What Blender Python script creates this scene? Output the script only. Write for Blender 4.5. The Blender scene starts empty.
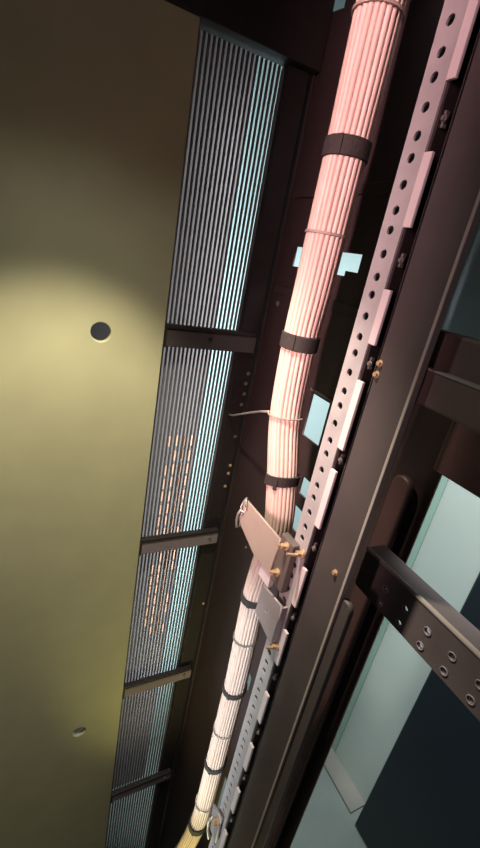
import bpy, bmesh, math, random
from mathutils import Vector, Matrix
random.seed(7)
C = bpy.context.scene.collection
H = 1.83                                   # lens height above the floor

# ---------------------------------------------------------------- materials
def srgb(r, g, b):
    f = lambda v: ((v/255)/12.92 if v/255 <= .04045 else ((v/255+.055)/1.055)**2.4)
    return (f(r), f(g), f(b), 1)

def mat(name, rgb, rough=.5, metal=0., noise=.08, scale=30., bump=0., spec=.5, stretch=(1, 1, 1)):
    m = bpy.data.materials.new(name); m.use_nodes = True
    nt = m.node_tree; b = nt.nodes['Principled BSDF']
    b.inputs['Roughness'].default_value = rough
    b.inputs['Metallic'].default_value = metal
    b.inputs['Specular IOR Level'].default_value = spec
    tc = nt.nodes.new('ShaderNodeTexCoord'); mp = nt.nodes.new('ShaderNodeMapping')
    mp.inputs['Scale'].default_value = stretch
    nz = nt.nodes.new('ShaderNodeTexNoise'); nz.inputs['Scale'].default_value = scale; nz.inputs['Detail'].default_value = 4
    nt.links.new(tc.outputs['Object'], mp.inputs['Vector']); nt.links.new(mp.outputs['Vector'], nz.inputs['Vector'])
    rp = nt.nodes.new('ShaderNodeValToRGB')
    c = srgb(*rgb)
    rp.color_ramp.elements[0].position = .3; rp.color_ramp.elements[1].position = .7
    rp.color_ramp.elements[0].color = tuple(v*(1-noise) for v in c[:3])+(1,)
    rp.color_ramp.elements[1].color = tuple(min(1, v*(1+noise)) for v in c[:3])+(1,)
    nt.links.new(nz.outputs['Fac'], rp.inputs['Fac']); nt.links.new(rp.outputs['Color'], b.inputs['Base Color'])
    if bump:
        bp = nt.nodes.new('ShaderNodeBump'); bp.inputs['Strength'].default_value = bump; bp.inputs['Distance'].default_value = .001
        nt.links.new(nz.outputs['Fac'], bp.inputs['Height']); nt.links.new(bp.outputs['Normal'], b.inputs['Normal'])
    return m

def emit(name, rgb, s):
    m = mat(name, rgb)
    b = m.node_tree.nodes['Principled BSDF']
    b.inputs['Emission Color'].default_value = srgb(*rgb); b.inputs['Emission Strength'].default_value = s
    return m

M = dict(
    khaki=mat('khaki_paint', (205, 196, 158), .55, 0, .05, 14, .15),
    black=mat('black_powder_coat', (46, 36, 39), .55, 0, .15, 60, .2),
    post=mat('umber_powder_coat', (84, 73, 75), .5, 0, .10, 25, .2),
    postedge=mat('grey_steel_edge', (176, 160, 158), .42, 0, .08, 25),  # pale base paints the highlight along edges and ridges
    maroon=mat('maroon_black_paint', (58, 42, 44), .55, 0, .12, 20, .1),
    rust=mat('reddish_brown_paint', (122, 96, 94), .5, 0, .12, 20, .1),
    oxide=mat('dark_oxide_paint', (82, 56, 58), .5, 0, .1, 20),
    teal=mat('dark_teal_paint', (112, 146, 158), .5, 0, .1, 12),
    rail=mat('galvanised_rail', (200, 188, 194), .42, .25, .10, 40, .1),
    tab=mat('pinkish_white_plastic', (235, 214, 220), .45, 0, .03, 40),
    slat=mat('slat_dark_steel', (118, 115, 117), .45, .1, .1, 40),
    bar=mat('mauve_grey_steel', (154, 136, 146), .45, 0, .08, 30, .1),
    sup=mat('brown_grey_steel', (116, 100, 103), .40, .1, .12, 30, .15),
    velcro=mat('black_velcro', (52, 44, 44), .85, 0, .2, 300, .6),
    string=mat('grey_string', (165, 145, 138), .7, 0, .1, 100),
    wire=mat('pale_wire', (190, 180, 178), .35, .5, .05, 60),
    taupe=mat('taupe_painted_steel', (184, 163, 156), .45, 0, .06, 30, .1),
    zinc=mat('zinc_plate', (172, 160, 166), .4, .2, .08, 40, .1),
    brass=mat('yellow_passivated_brass', (214, 178, 146), .35, .4, .1, 60),
    screw=mat('grey_screw', (150, 140, 138), .35, .5, .05, 60),
    box=mat('pale_cyan_plastic', (196, 222, 222), .45, 0, .03, 20),
    boxlid=mat('brown_lid', (110, 96, 94), .5, 0, .06, 20),
    wall=mat('pale_green_paint', (180, 193, 186), .5, 0, .03, 3),
    wallt=mat('green_trim_paint', (142, 172, 160), .5, 0, .03, 3),
    wallb=mat('pale_cyan_wall', (186, 212, 214), .6, 0, .03, 3),
    floor=mat('grey_green_vinyl', (118, 130, 125), .5, 0, .10, 6),
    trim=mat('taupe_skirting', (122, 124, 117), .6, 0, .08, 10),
    navy=mat('navy_black_paint', (14, 26, 34), .5, 0, .1, 6),
    mauve=mat('mauve_grey_cabinet', (112, 104, 107), .5, 0, .05, 8),
    ceil=mat('ceiling_grey', (120, 120, 118), .8, 0, .05, 4),
    amber=emit('amber_lamp', (196, 150, 126), .32),
)
def cable_mat(i):
    k = random.uniform(-7, 7)
    return mat('pink_cable_jacket', (222+k*.6, 190+k, 182+k*1.2), .42, 0, .04, 80)
M['cables'] = [cable_mat(i) for i in range(4)]

# ---------------------------------------------------------------- mesh helpers (lens-height coordinates, metres)
def box(bm, x0, x1, y0, y1, z0, z1, bev=0.):
    t = bmesh.new()
    vs = bmesh.ops.create_cube(t, size=1)['verts']
    for v in vs:
        v.co = Vector(((x0+x1)/2+v.co.x*(x1-x0), (y0+y1)/2+v.co.y*(y1-y0), (z0+z1)/2+v.co.z*(z1-z0)))
    if bev: bmesh.ops.bevel(t, geom=t.edges[:], offset=bev, segments=2, affect='EDGES', profile=.6)
    merge(bm, t); return bm

def merge(bm, t):
    me = bpy.data.meshes.new('tmp'); t.to_mesh(me); t.free(); bm.from_mesh(me); bpy.data.meshes.remove(me)

def tube(bm, pts, r, n=8, closed=False, up=Vector((1, 0, 0))):
    pts = [Vector(p) for p in pts]; rings = []; N = len(pts)
    for i, p in enumerate(pts):
        a = pts[(i-1) % N] if (closed or i) else p
        b = pts[(i+1) % N] if (closed or i < N-1) else p
        t = (b-a).normalized()
        u = up - t*up.dot(t)
        if u.length < 1e-4: u = Vector((0, 1, 0)) - t*t.y
        u.normalize(); w = t.cross(u)
        rr = r[i] if isinstance(r, (list, tuple)) else r
        rings.append([bm.verts.new(p+(u*math.cos(q)+w*math.sin(q))*rr) for q in [k*2*math.pi/n for k in range(n)]])
    for i in range(N if closed else N-1):
        A, B = rings[i], rings[(i+1) % N]
        for k in range(n):
            bm.faces.new((A[k], A[(k+1) % n], B[(k+1) % n], B[k]))
    if not closed:
        bm.faces.new(rings[0][::-1]); bm.faces.new(rings[-1])
    return bm

def plate(outline, holes, thick, bev, mtx):
    """flat sheet with real holes: closed 2-D outline, list of closed hole outlines, extruded"""
    cu = bpy.data.curves.new('tmp', 'CURVE'); cu.dimensions = '2D'; cu.fill_mode = 'BOTH'
    cu.extrude = thick/2-bev; cu.bevel_depth = bev; cu.bevel_resolution = 0
    for loop in [outline]+holes:
        sp = cu.splines.new('POLY'); sp.points.add(len(loop)-1); sp.use_cyclic_u = True
        for q, (u, v) in zip(sp.points, loop): q.co = (u, v, 0, 1)
    ob = bpy.data.objects.new('tmp', cu); C.objects.link(ob)
    dg = bpy.context.evaluated_depsgraph_get(); dg.update()
    me = bpy.data.meshes.new_from_object(ob.evaluated_get(dg))
    bm = bmesh.new(); bm.from_mesh(me); bm.transform(mtx)
    bmesh.ops.remove_doubles(bm, verts=bm.verts[:], dist=1e-6)
    bpy.data.objects.remove(ob); bpy.data.curves.remove(cu); bpy.data.meshes.remove(me)
    return bm

def holed_strip(u0, u1, v0, v1, uc, vs, rad, x, th):
    """upright strip with one column of round holes, built cell by cell; u -> Y, v -> Z"""
    bm = bmesh.new(); vs = sorted(vs); cuts = [v0]+[(a+b)/2 for a, b in zip(vs, vs[1:])]+[v1]
    def quad(P): bm.faces.new([bm.verts.new((x, u, v)) for u, v in P])
    for i, vc in enumerate(vs):
        a, b = cuts[i], cuts[i+1]
        if vc-a > .02: quad([(u0, a), (u1, a), (u1, vc-.008), (u0, vc-.008)]); a = vc-.008
        if b-vc > .02: quad([(u0, vc+.008), (u1, vc+.008), (u1, b), (u0, b)]); b = vc+.008
        L = lambda p, q, n: [(p[0]+(q[0]-p[0])*k/n, p[1]+(q[1]-p[1])*k/n) for k in range(n)]
        R = L((u0, a), (u1, a), 4)+L((u1, a), (u1, b), 4)+L((u1, b), (u0, b), 4)+L((u0, b), (u0, a), 4)
        Q = []
        for u, v in R:
            t = math.atan2(v-vc, u-uc); Q.append((uc+rad*math.cos(t), vc+rad*math.sin(t)))
        for k in range(16): quad([R[k], R[(k+1) % 16], Q[(k+1) % 16], Q[k]])
    bmesh.ops.remove_doubles(bm, verts=bm.verts[:], dist=1e-6)
    g = bmesh.ops.extrude_face_region(bm, geom=bm.faces[:])
    bmesh.ops.translate(bm, verts=[v for v in g['geom'] if isinstance(v, bmesh.types.BMVert)], vec=(th, 0, 0))
    return bm

def circ(u, v, r, n=18): return [(u+r*math.cos(k*2*math.pi/n), v+r*math.sin(k*2*math.pi/n)) for k in range(n)]
def rrect(u0, u1, v0, v1, r, n=5):
    o = []
    for cx, cy, a in ((u1-r, v1-r, 0), (u0+r, v1-r, 90), (u0+r, v0+r, 180), (u1-r, v0+r, 270)):
        for k in range(n+1):
            t = math.radians(a+90*k/n); o.append((cx+r*math.cos(t), cy+r*math.sin(t)))
    return o
def mYZ(x):   # u -> Y, v -> Z, thickness along X about x
    return Matrix(((0, 0, 1, x), (1, 0, 0, 0), (0, 1, 0, 0), (0, 0, 0, 1)))
def mXZ(y):   # u -> X, v -> Z, thickness along Y about y
    return Matrix(((1, 0, 0, 0), (0, 0, -1, y), (0, 1, 0, 0), (0, 0, 0, 1)))
def bolt(bm, p, axis, r, h, n=6):
    """hexagon head with washer, pointing along axis"""
    a = Vector(axis).normalized(); q = a.to_track_quat('Z', 'Y').to_matrix().to_4x4()
    t = bmesh.new()
    bmesh.ops.create_cone(t, cap_ends=True, segments=16, radius1=r*1.35, radius2=r*1.3, depth=h*.25, matrix=Matrix.Translation((0, 0, h*.125)))
    bmesh.ops.create_cone(t, cap_ends=True, segments=n, radius1=r, radius2=r*.9, depth=h*.75, matrix=Matrix.Translation((0, 0, h*.62)))
    t.transform(Matrix.Translation(Vector(p)) @ q); merge(bm, t); return bm

def link(name, bm, m, parent=None, origin=None, smooth=False):
    if parent is not None: origin = parent['_o']
    if origin is None:
        xs = [v.co for v in bm.verts]
        origin = (sum(v.x for v in xs)/len(xs), sum(v.y for v in xs)/len(xs), min(v.z for v in xs))
    o_ = Vector(origin)
    bmesh.ops.translate(bm, verts=bm.verts[:], vec=-o_)
    bmesh.ops.recalc_face_normals(bm, faces=bm.faces[:])
    if smooth:
        for f in bm.faces: f.smooth = True
    me = bpy.data.meshes.new(name); bm.to_mesh(me); bm.free(); me.materials.append(m)
    ob = bpy.data.objects.new(name, me); C.objects.link(ob)
    ob['_o'] = tuple(o_)
    if parent is not None: ob.parent = parent
    else: ob.location = o_+Vector((0, 0, H))
    return ob
def empty(name, o_):
    e = bpy.data.objects.new(name, None); e.empty_display_size = .05; C.objects.link(e)
    e.location = Vector(o_)+Vector((0, 0, H)); e['_o'] = tuple(o_); return e
def tag(o, label, cat, group=None):
    o['label'] = label; o['category'] = cat
    if group: o['group'] = group
    return o
def struct(o): o['kind'] = 'structure'; return o
B = bmesh.new

# ---------------------------------------------------------------- the room
FZ = -H
struct(link('floor', box(B(), -1.6, 1.25, -1.4, 1.1, FZ-.05, FZ), M['floor']))
struct(link('wall_right', box(B(), 1.15, 1.25, -1.4, 1.1, FZ, .95), M['wall']))
struct(link('wall_back', box(B(), -1.6, 1.15, 1.0, 1.1, FZ, .95), M['wallb']))
struct(link('ceiling', box(B(), -1.6, 1.25, -1.4, 1.1, .95, 1.0), M['ceil']))
struct(link('trim_1', box(B(), 1.145, 1.15, .692, .80, FZ+.012, .95), M['wallt']))
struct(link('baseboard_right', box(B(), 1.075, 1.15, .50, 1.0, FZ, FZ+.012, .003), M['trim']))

# navy cabinet standing against the green wall
nc = tag(empty('floor_cabinet', (1.10, .0, FZ)), 'dark navy cabinet standing on the floor against the pale green wall', 'cabinet')
link('body', box(B(), 1.065, 1.148, -.55, .468, FZ+.012, -.30, .006), M['navy'], nc)
link('plinth', box(B(), 1.075, 1.148, -.54, .460, FZ, FZ+.012), M['black'], nc)

# mauve grey cabinet behind the louvred grille, with amber lamps
gc = tag(empty('equipment_cabinet', (.05, .93, FZ)), 'mauve grey cabinet with columns of amber lights, dimly seen through the louvred grille', 'cabinet')
link('body', box(B(), -.35, .389, .88, .985, FZ, .42, .006), M['mauve'], gc)
for cx in (.318, .335, .359, .375):
    for k in range(17):
        if random.random() < .08: continue
        z = -.426-k*.0393+random.uniform(-.003, .003)
        link('indicator_light', box(B(), cx-.0035, cx+.0035, .8765, .8804, z-.028, z, .0012), M['amber'], gc)

# ---------------------------------------------------------------- rack
rk = tag(empty('rack_frame', (.275, .22, FZ)), 'dark brown steel rack frame, broad upright post with horizontal beam, right of the perforated rail', 'rack frame')
bm = box(B(), .250, .2545, .2015, .2430, FZ, .47, .0012); box(bm, .250, .290, .2395, .2430, FZ, .47, .001)
link('corner_post', bm, M['post'], rk)
link('recessed_web', box(B(), .2640, .290, .2428, .249, FZ, .47, .001), M['black'], rk)
# lower flange with a rounded shoulder
ol = [(.2015, -1.80), (.2015, -.272)]+[(.1975+.004*math.cos(t), -.272+.010*math.sin(t)) for t in [math.radians(a) for a in (20, 45, 70, 90)]] \
     + [(.1935-.005*math.sin(t), -.270+.008*math.cos(t)) for t in [math.radians(a) for a in (0, 30, 60, 90)]]+[(.1885, -1.80)]
link('edge_flange', plate(ol, [], .006, .001, mYZ(.2545)), M['post'], rk)
bm = box(B(), .2575, .280, -.42, .2080, -.0755, -.0497, .002); box(bm, .2640, .280, -.42, .2320, -.0500, -.0225, .002)
bm2 = box(B(), .2568, .266, -.42, .2080, -.0502, -.0484, .0006)
link('cross_beam', bm, M['rust'], rk); link('beam_lip', bm2, M['postedge'], rk)
link('post_edge', box(B(), .2488, .2555, .2000, .2028, FZ+.02, .46, .0007), M['postedge'], rk)  # lighter colour stands in for the highlight down the post edge
for y, z in ((.2385, -.057), (.2385, -.066), (.215, -.245), (.222, .30)):
    link('bolt', bolt(B(), (.2502, y, z), (-1, 0, 0), .0022, .003), M['brass'], rk)
# side sheets
# real openings cut through the side sheet
opn = [[(.404, .0065), (.404, .027), (.545, .027), (.545, .0005), (.426, .0005), (.426, .0065)],
       [(.390, -.210), (.390, -.149), (.4285, -.149), (.4285, -.210)],
       rrect(.382, .404, -.289, -.262, .002, 2), rrect(.374, .414, -.346, -.309, .008, 4),
       [(.552, .292), (.552, .330), (.612, .330), (.612, .300)],
       rrect(.396, .412, -.694, -.655, .006, 4), rrect(.366, .396, -1.04, -.93, .003, 2)]
k_ = .3595/.345
opn = [[(u*k_, v*k_) for u, v in q] for q in opn]
bm = plate([(.226, FZ+.02), (.66, FZ+.02), (.66, .47), (.296, .47), (.296, -.079), (.226, -.079)], opn, .003, .0003, mYZ(.3612))
sd = tag(empty('side_panel', (.363, .44, FZ+.02)), 'black maroon side sheet with pale cut-out openings, behind the pink cable bundle', 'panel')
link('sheet', bm, M['maroon'], sd)
link('flap', box(B(), .3562, .3595, .398, .449, -.1525, -.1490, .0006), M['boxlid'], sd)
inf = link('infill_sheet', box(B(), .360, .366, -.42, .2955, -.0790, .47, .0008), M['teal'], sd); inf['label'] = 'dark teal sheet'
link('lower_rail', box(B(), .343, .3550, -.42, .2255, -.151, -.080, .002), M['rust'], rk)
link('inner_upright', plate([(.243, -1.8), (.263, -1.8)]+[(.253+.010*math.cos(t), -.187+.010*math.sin(t)) for t in [k*math.pi/8 for k in range(9)]], [], .009, .002, mYZ(.3490)), M['oxide'], rk)
# header over panel and grille, threshold, back corner
tag(link('header_panel', box(B(), -.35, .3595, .598, .630, .2435, .47, .002), M['black']), 'black header across the top of the khaki panel and the louvred grille', 'header')
link('seam_strip', box(B(), .3555, .360, .6085, .613, FZ+.02, .243, .001), M['maroon'], sd)
for y, z, r in ((.585, -.057, .0032), (.525, .09, .002), (.47, -.30, .002), (.52, -.48, .002), (.455, -.62, .002)):
    link('screw', bolt(B(), (.3602, y, z), (-1, 0, 0), r, .003, 10), M['screw'], sd)
# thin depth members seen on the side sheet
for z in (.098, -.036):
    link('depth_member', box(B(), .3560, .3602, .30, .60, z-.006, z+.006, .001), M['maroon'], sd)

# khaki blanking panel with round knock-out holes
ol = [(-.35, -1.80), (.1865, -1.80), (.1865, .2425), (-.35, .2425)]
bp = link('blanking_panel', plate(ol, [circ(.0985, -.130, .0145, 28), circ(.1025, -.984, .0145, 28)], .010, .001, mXZ(.605)), M['khaki'])
tag(bp, 'large khaki yellow sheet panel with two round holes, lit by a soft pool of light', 'panel')

# louvred grille
gr = tag(empty('louvred_grille', (.265, .62, -1.80)), 'tall louvred grille of thin vertical slats beside the khaki panel', 'grille')
bm = B()
n = 19; p = (.3185-.191)/n
for k in range(n):
    x = .191+p*(k+.5)-p*.24
    box(bm, x, x+p*.42, .6185, .6215, -1.79, .240)
link('slats', bm, M['slat'], gr)
link('frame_stile', box(B(), .1865, .1905, .612, .628, -1.80, .2425, .001), M['black'], gr)
link('frame_stile', box(B(), .3185, .3495, .610, .634, -1.80, .2425, .001), M['black'], gr)
for x, z in ((.3455, -.181), (.3445, -.199), (.3455, -.218), (.3440, -.238), (.3445, -.300)):
    link('screw', bolt(B(), (x, .6101, z), (0, -1, 0), .0026, .0025, 10), M['screw'], gr)
for x, z in ((.3455, -.360), (.3445, -.377), (.343, -.405), (.3455, -.70)):
    link('screw', bolt(B(), (x, .6101, z), (0, -1, 0), .0024, .0025, 10), M['brass'], gr)

# four crossbars in front of the grille
cl = ['topmost dim crossbar across the louvred grille, just right of the upper panel hole',
      'mauve grey crossbar on the grille, second from the top, level with the hinged bracket',
      'mauve grey crossbar on the grille, third down, with a bright notch near its end',
      'lowest of the four grey crossbars across the louvred grille']
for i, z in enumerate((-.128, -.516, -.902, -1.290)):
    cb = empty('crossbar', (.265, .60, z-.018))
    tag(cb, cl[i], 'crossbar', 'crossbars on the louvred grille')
    link('bar', box(B(), .1885, .343, .600, .609, z-.015, z+.012, .0015), M['post'] if i == 0 else M['bar'], cb)  # topmost bar in a darker umber than the other three
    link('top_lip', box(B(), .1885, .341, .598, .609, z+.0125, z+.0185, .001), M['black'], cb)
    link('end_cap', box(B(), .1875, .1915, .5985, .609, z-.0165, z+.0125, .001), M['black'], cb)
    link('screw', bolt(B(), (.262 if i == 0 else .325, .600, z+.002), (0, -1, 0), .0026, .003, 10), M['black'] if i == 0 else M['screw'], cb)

# ---------------------------------------------------------------- perforated mounting rail
rl = tag(empty('mounting_rail', (.247, .255, -1.80)), 'perforated grey mounting rail with pinkish white tabs, upright beside the cable bundle', 'rail')
zs = []; z = .1615+.01587*1.053; k = 0
pat = [15.875, 15.875, 12.7]
z0 = .1615
seq = [15.875, 12.7, 15.875]             # downward from the hole at z0
holes = [z0]; zz = z0; k = 0
while zz > -.95: zz -= seq[k % 3]*1.053/1000; holes.append(zz); k += 1
zz = z0; k = 0
while zz < .38: zz += [15.875, 12.7, 15.875][k % 3]*1.053/1000; holes.append(zz); k += 1
ol = [(.2522, -1.80), (.2735, -1.80), (.2735, .47), (.2522, .47)]
link('perforated_strip', holed_strip(.2522, .2735, -1.80, .47, .2635, set(round(h, 5) for h in holes), .0033, .2448, .0018), M['rail'], rl)
link('return_flange', box(B(), .2465, .262, .2720, .2735, -1.80, .47), M['rail'], rl)
link('rear_flange', box(B(), .2468, .2600, .2500, .2522, -1.80, .47), M['black'], rl)
tabs = [(.36, .31), (.268, .222), (.179, .127), (.087, .040), (-.003, -.045), (-.075, -.137), (-.158, -.219), (-.268, -.316),
        (-.352, -.400), (-.449, -.497), (-.541, -.588), (-.632, -.68), (-.73, -.78), (-.83, -.88)]
for i, (a, b) in enumerate(tabs):
    link('index_tab', box(B(), .2440, .2468, .2445, .2520, b, a, .0006), M['tab'], rl)
    if i:
        zc = (tabs[i-1][1]+a)/2
        bm = box(B(), .2490, .2530, .2480, .2499, zc-.005, zc+.005, .0006)
        link('bolt', bolt(bm, (.2490, .2480, zc), (-1, 0, 0), .0017, .002, 8), M['screw'], rl)

# perforated support bar reaching towards the camera
sb = tag(empty('support_bar', (.29, .0, -.283)), 'perforated brown grey angle bar jutting from the post, in front of the green wall', 'bar')
hs = []
for k in range(-16, 9):
    y = -.0015+.0245*k
    if y > .206 or y < -.33: continue
    hs.append(circ(y, -.2565, .0030, 12)); hs.append(circ(y+.0005, -.2735, .0030, 12))
ol = rrect(-.36, .2285, -.2815, -.2385, .004, 4)
link('perforated_web', plate(ol, hs, .003, .0005, mYZ(.2990)), M['sup'], sb)
link('top_flange', box(B(), .2975, .320, -.36, .2285, -.2395, -.2365, .0009), M['sup'], sb)
link('rolled_edge', tube(B(), [(.2985, -.36, -.2375), (.2985, .229, -.2375)], .0022, 10), M['postedge'], sb, smooth=True)
# slightly paler ring round each hole
for h in hs:
    u = sum(q[0] for q in h)/len(h); v = sum(q[1] for q in h)/len(h)
    ring = [(.2972, u+.0034*math.cos(t), v+.0034*math.sin(t)) for t in [k*2*math.pi/12 for k in range(12)]]
    link('hole_rim', tube(B(), ring, .0006, 5, True), M['bar'], sb, smooth=True)

# ---------------------------------------------------------------- cable bundle
path = [(.270, .380, .47), (.270, .377, .213), (.270, .376, .116), (.270, .3765, -.008), (.270, .3785, -.077), (.270, .372, -.160), (.270, .350, -.228),
        (.270, .335, -.290), (.270, .343, -.355), (.270, .346, -.420), (.270, .340, -.554), (.270, .340, -.687), (.270, .340, -.80), (.270, .343, -.912), (.270, .362, -1.042), (.270, .39, -1.2), (.27, .40, -1.5), (.27, .40, FZ+.002)]
rad = [.0212, .0208, .0200, .0200, .0192, .0186, .0182, .0172, .0165, .0162, .0158, .0152, .0152, .0150, .0150, .0150, .0150, .0150]
def catmull(P, t):
    i = max(0, min(len(P)-2, int(t))); f = t-i
    p0, p1, p2, p3 = P[max(0, i-1)], P[i], P[i+1], P[min(len(P)-1, i+2)]
    return .5*((2*p1)+(p2-p0)*f+(2*p0-5*p1+4*p2-p3)*f*f+(3*p1-p0-3*p2+p3)*f**3)
PV = [Vector(q) for q in path]
S = []
for i in range(len(path)-1):
    ns = 6
    for k in range(ns):
        t = i+k/ns; S.append((catmull(PV, t), catmull(rad, t)))
S.append((PV[-1], rad[-1]))
def frame(i):
    a = S[max(0, i-1)][0]; b = S[min(len(S)-1, i+1)][0]
    t = (b-a).normalized(); u = Vector((1, 0, 0)); u = (u-t*u.dot(t)).normalized(); return u, t.cross(u)
def at_z(z):
    for i in range(len(S)-1):
        if S[i][0].z >= z >= S[i+1][0].z:
            f = (S[i][0].z-z)/(S[i][0].z-S[i+1][0].z)
            return S[i][0].lerp(S[i+1][0], f), S[i][1]*(1-f)+S[i+1][1]*f, frame(i)
cb = tag(empty('cable_bundle', (.27, .40, FZ)), 'thick bundle of pale pink cables strapped with black bands, running down the rack', 'cable bundle')
NC = 22
for k in range(NC):
    ph = 2*math.pi*k/NC; wob = random.uniform(0, 6.28)
    pts = []; rr = []
    for i, (c, R) in enumerate(S):
        u, w = frame(i); rc = R*math.sin(math.pi/NC)/(1+math.sin(math.pi/NC))*1.13
        a = ph+.10*math.sin(c.z*9+1.0)+.02*math.sin(c.z*22+wob)
        pts.append(c+(u*math.cos(a)+w*math.sin(a))*(R-rc)*(1+.012*math.sin(c.z*17+wob))); rr.append(rc)
    link('cable', tube(B(), pts, rr, 8), M['cables'][k % 4], cb, smooth=True)
def ring_on_bundle(z, h, thick, tilt=0., seg=40, gap=.0003):
    c, R, (u, w) = at_z(z); bm = B(); prof = []
    t = w.cross(u) if False else u.cross(w)
    rows = []
    for k in range(seg):
        a = 2*math.pi*k/seg; d = u*math.cos(a)+w*math.sin(a)
        off = Vector((0, 0, 1))*(tilt*math.cos(a)*R)
        q = []
        for (rr, hh) in ((R+gap, -h/2), (R+gap+thick, -h/2*.9), (R+gap+thick, h/2*.9), (R+gap, h/2)):
            q.append(bm.verts.new(c+d*rr+off+Vector((0, 0, hh))))
        rows.append(q)
    for k in range(seg):
        A, D = rows[k], rows[(k+1) % seg]
        for j in range(4): bm.faces.new((A[j], A[(j+1) % 4], D[(j+1) % 4], D[j]))
    return bm
for z, h, tl in ((.107, .0165, .0), (-.073, .017, .0), (-.229, .013, .0), (-.402, .010, .25), (-.570, .008, .2), (-.742, .010, .35), (-.920, .014, .5)):
    vb = link('velcro_band', ring_on_bundle(z, h, .0016, tl), M['velcro'], cb, smooth=False)
    c, R, fr = at_z(z)
    a = math.radians(215); d = Vector((math.cos(a), math.sin(a), 0))
    t = bmesh.new(); bmesh.ops.create_cube(t, size=1)
    for v in t.verts: v.co = Vector((v.co.x*.0016, v.co.y*.004, v.co.z*h*.95))
    t.transform(Matrix.Translation(c+d*(R+.0022)+Vector((0, 0, tl*R*math.cos(a)))) @ Matrix.Rotation(a, 4, 'Z'))
    link('band_end', t, M['velcro'], vb)
for z, tl in ((.207, .0), (.035, .0), (-.474, .15), (-.660, .2), (-.85, .4)):
    link('string_tie', ring_on_bundle(z, .0026, .0012, tl), M['string'] if z > -.4 else M['screw'], cb)

# pale wire tie looped round the bundle, its tail hooked to the grille frame
c, R, (u, w) = at_z(-.158)
bm = tube(B(), [c+(u*math.cos(a)+w*math.sin(a))*(R+.0013) for a in [k*2*math.pi/32 for k in range(32)]], .0011, 6, True, up=Vector((0, 0, 1)))
wt = link('wire_tie', bm, M['string'], origin=(c.x, c.y, c.z)); 
tag(wt, 'thin pale wire looped round the pink bundle, its tail reaching left to the grille frame', 'wire')
tl = [(c.x-R*.8, c.y+R*.75, c.z-.001), (.285, .45, -.185), (.303, .52, -.217), (.318, .585, -.248), (.322, .6085, -.256)]
link('tail', tube(B(), tl, .0017, 6), M['wire'], wt, smooth=True)

# ---------------------------------------------------------------- brackets on the rail
b1 = tag(empty('hinged_bracket', (.236, .30, -.31)), 'flat taupe bracket arm with a ring at its end, swung across the pink bundle', 'bracket')
ol = [(.286, -.304), (.322, -.309), (.362, -.297)]+[(.361+.005*math.sin(t), -.280+.018*math.cos(t)) for t in [math.radians(a) for a in (150, 120, 90, 60, 30, 0)]]+[(.284, -.259)]
link('arm', plate(ol, [circ(.3585, -.271, .0035, 12)], .003, .0006, mYZ(.236)), M['taupe'], b1)
link('hinge_block', box(B(), .2365, .2445, .2625, .2850, -.312, -.252, .001), M['boxlid'], b1)
link('spacer', box(B(), .2375, .2440, .2860, .3080, -.327, -.305, .001), M['tab'], b1)
for y, z in ((.272, -.2585), (.275, -.2950), (.2555, -.2560)):
    bm = bolt(B(), (.2365 if y > .26 else .2438, y, z), (-1, .15, .1), .0034, .007)
    tube(bm, [(.2365, y, z), (.2300, y+.001, z+.001), (.2262, y+.002, z+.0015)], .0015, 8)
    link('bolt', bm, M['brass'], b1)
ring = [(.2340+.002*math.sin(2*a), .3600+.0055*math.cos(a), -.2685+.0095*math.sin(a)) for a in [k*2*math.pi/20 for k in range(20)]]
rg = link('ring', tube(B(), ring, .0014, 6, True), M['wire'], b1, smooth=True)
link('split_pin', tube(B(), [(.2335, .3650, -.277), (.2325, .3685, -.286), (.2325, .3690, -.296), (.2335, .3675, -.305)], .0019, 6), M['wire'], rg, smooth=True)
link('split_pin', tube(B(), [(.2350, .3640, -.277), (.2350, .3655, -.290), (.2355, .3645, -.302)], .0014, 6), M['wire'], rg, smooth=True)

b2 = tag(empty('angle_bracket', (.238, .275, -.376)), 'small grey zinc angle plate bolted to the rail just below the taupe bracket arm', 'bracket')
link('plate', plate([(.2555, -.3750), (.2605, -.3760), (.2950, -.3690), (.2930, -.3290), (.2560, -.3235)], [circ(.277, -.350, .0022, 10)], .003, .0006, mYZ(.2375)), M['zinc'], b2)
link('flange', box(B(), .2380, .2445, .2545, .2570, -.374, -.325, .0008), M['zinc'], b2)
bm = bolt(B(), (.2438, .2535, -.3790), (-1, .1, .15), .0036, .007); tube(bm, [(.2370, .2535, -.379), (.230, .2545, -.3775)], .0016, 8)
link('bolt', bm, M['brass'], b2)

b3 = tag(empty('rail_clip', (.24, .262, -.76)), 'small shiny metal clip on the lower end of the perforated rail', 'clip')
link('body', plate([(.256, -.768), (.276, -.770), (.280, -.725), (.258, -.715)], [circ(.268, -.742, .003, 10)], .004, .001, mYZ(.2400)), M['zinc'], b3)
link('bolt', bolt(B(), (.238, .262, -.727), (-1, 0, .2), .0045, .007), M['brass'], b3)
link('split_pin', tube(B(), [(.2365, .272, -.735), (.2340, .276, -.752), (.2350, .274, -.772), (.2365, .268, -.782)], .0022, 6), M['wire'], b3, smooth=True)

# ---------------------------------------------------------------- light
def area(name, loc, target, size, power, col, spread=math.pi, size_y=None):
    l = bpy.data.lights.new(name, 'AREA'); l.size = size; l.energy = power; l.color = col; l.spread = spread
    if size_y: l.shape = 'RECTANGLE'; l.size_y = size_y
    o = bpy.data.objects.new(name, l); C.objects.link(o)
    o.location = Vector(loc)+Vector((0, 0, H)); o.rotation_euler = (Vector(target)-Vector(loc)).to_track_quat('-Z', 'Y').to_euler(); return o
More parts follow.
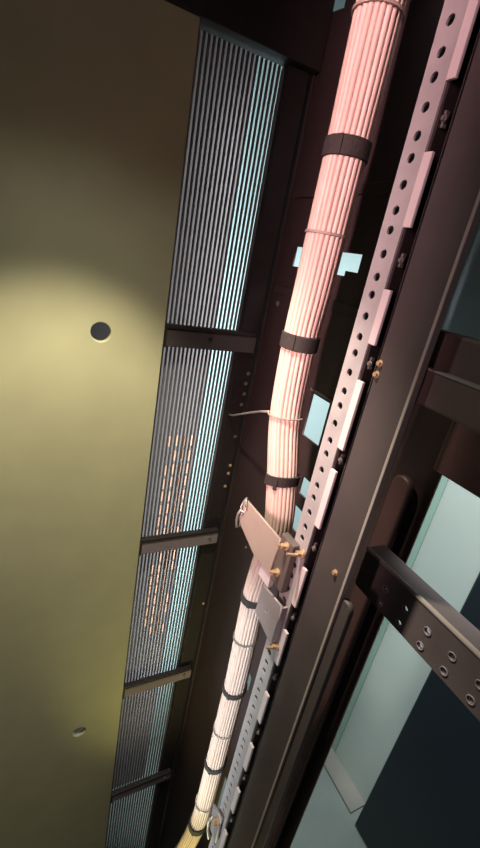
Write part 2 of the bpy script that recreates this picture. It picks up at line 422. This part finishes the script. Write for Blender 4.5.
# downlight inside the rack: makes the scallop on the khaki panel
l = bpy.data.lights.new('downlight', 'SPOT'); l.energy = 18.5; l.color = (1, .95, .72); l.spot_size = math.radians(78); l.spot_blend = .45; l.shadow_soft_size = .012
o = bpy.data.objects.new('downlight', l); C.objects.link(o); o.location = (.05, .355, .262+H); o.rotation_euler = (0, 0, 0)
l = bpy.data.lights.new('downlight_spill', 'SPOT'); l.energy = 2.2; l.color = (.92, 1, .86); l.spot_size = math.radians(116); l.spot_blend = 1; l.shadow_soft_size = .012  # wide second spot, added for the soft ramp above the scallop
o = bpy.data.objects.new('downlight_spill', l); C.objects.link(o); o.location = (.05, .355, .262+H); o.rotation_euler = (0, 0, 0)
# unseen fill added for the bundle on the open side: a pinkish one high up, a white one lower down
area('strip_lamp', (-.26, .10, .14), (.27, .37, .05), .03, .72, (1, .63, .62), math.radians(34), .70)
area('strip_lamp', (-.26, .10, -.62), (.27, .35, -.63), .03, .31, (.82, .99, 1), math.radians(22), .50)
# warm lamp low in the rack
area('low_lamp', (.09, .18, -1.27), (.29, .37, -1.00), .12, .34, (1, .96, .36), math.radians(76))
# unseen fill added in the aisles: beyond the grille and between the rack and the green wall
area('aisle_light', (.425, .72, -.62), (.43, 1.0, -.63), .03, 4.1, (.88, .98, 1), math.pi, 1.8)
area('aisle_light', (.76, .68, -.55), (.46, 1.0, -.60), .12, .2, (.88, .98, 1), math.pi, 1.7)
area('aisle_light', (.60, .35, .40), (1.15, .60, -1.2), .25, 11, (1, .98, .98), math.radians(120), .5)
for n_, p_, e_ in (('aisle_spot', (1.15, .625, -1.21), 55), ('aisle_spot', (1.15, .545, -1.69), 45)):  # added spots that throw two soft pools on the green wall
    l = bpy.data.lights.new(n_, 'SPOT'); l.energy = e_; l.color = (1, .95, .93); l.spot_size = math.radians(8); l.spot_blend = 1; l.shadow_soft_size = .02
    o = bpy.data.objects.new(n_, l); C.objects.link(o); o.location = (.60, .50, .30+H)
    o.rotation_euler = (Vector(p_)-Vector((.60, .50, .30))).to_track_quat('-Z', 'Y').to_euler()
w = bpy.data.worlds.new('room_haze'); bpy.context.scene.world = w; w.use_nodes = True  # even ambient fill added to lift the dark surfaces
w.node_tree.nodes['Background'].inputs['Color'].default_value = (.046, .047, .046, 1)
w.node_tree.nodes['Background'].inputs['Strength'].default_value = 1.0

# ---------------------------------------------------------------- camera
cam = bpy.data.cameras.new('camera'); co = bpy.data.objects.new('camera', cam); C.objects.link(co)
cam.sensor_fit = 'VERTICAL'; cam.sensor_height = 36; cam.lens = 36*419.97/848; cam.clip_start = .01
X = Vector((.88682881, -.42569627, .1797703)); Yd = Vector((-.01002797, -.40666796, -.91352099)); Zf = Vector((.4619893, .808334, -.36491373))
co.matrix_world = Matrix(((X.x, -Yd.x, -Zf.x, 0), (X.y, -Yd.y, -Zf.y, 0), (X.z, -Yd.z, -Zf.z, H), (0, 0, 0, 1)))
sc = bpy.context.scene; sc.camera = co
vs = sc.view_settings; vs.view_transform = 'Standard'; vs.look = 'None'; vs.exposure = 0; vs.gamma = 1; vs.use_curve_mapping = False
for ob in sc.objects:
    if '_o' in ob: del ob['_o']
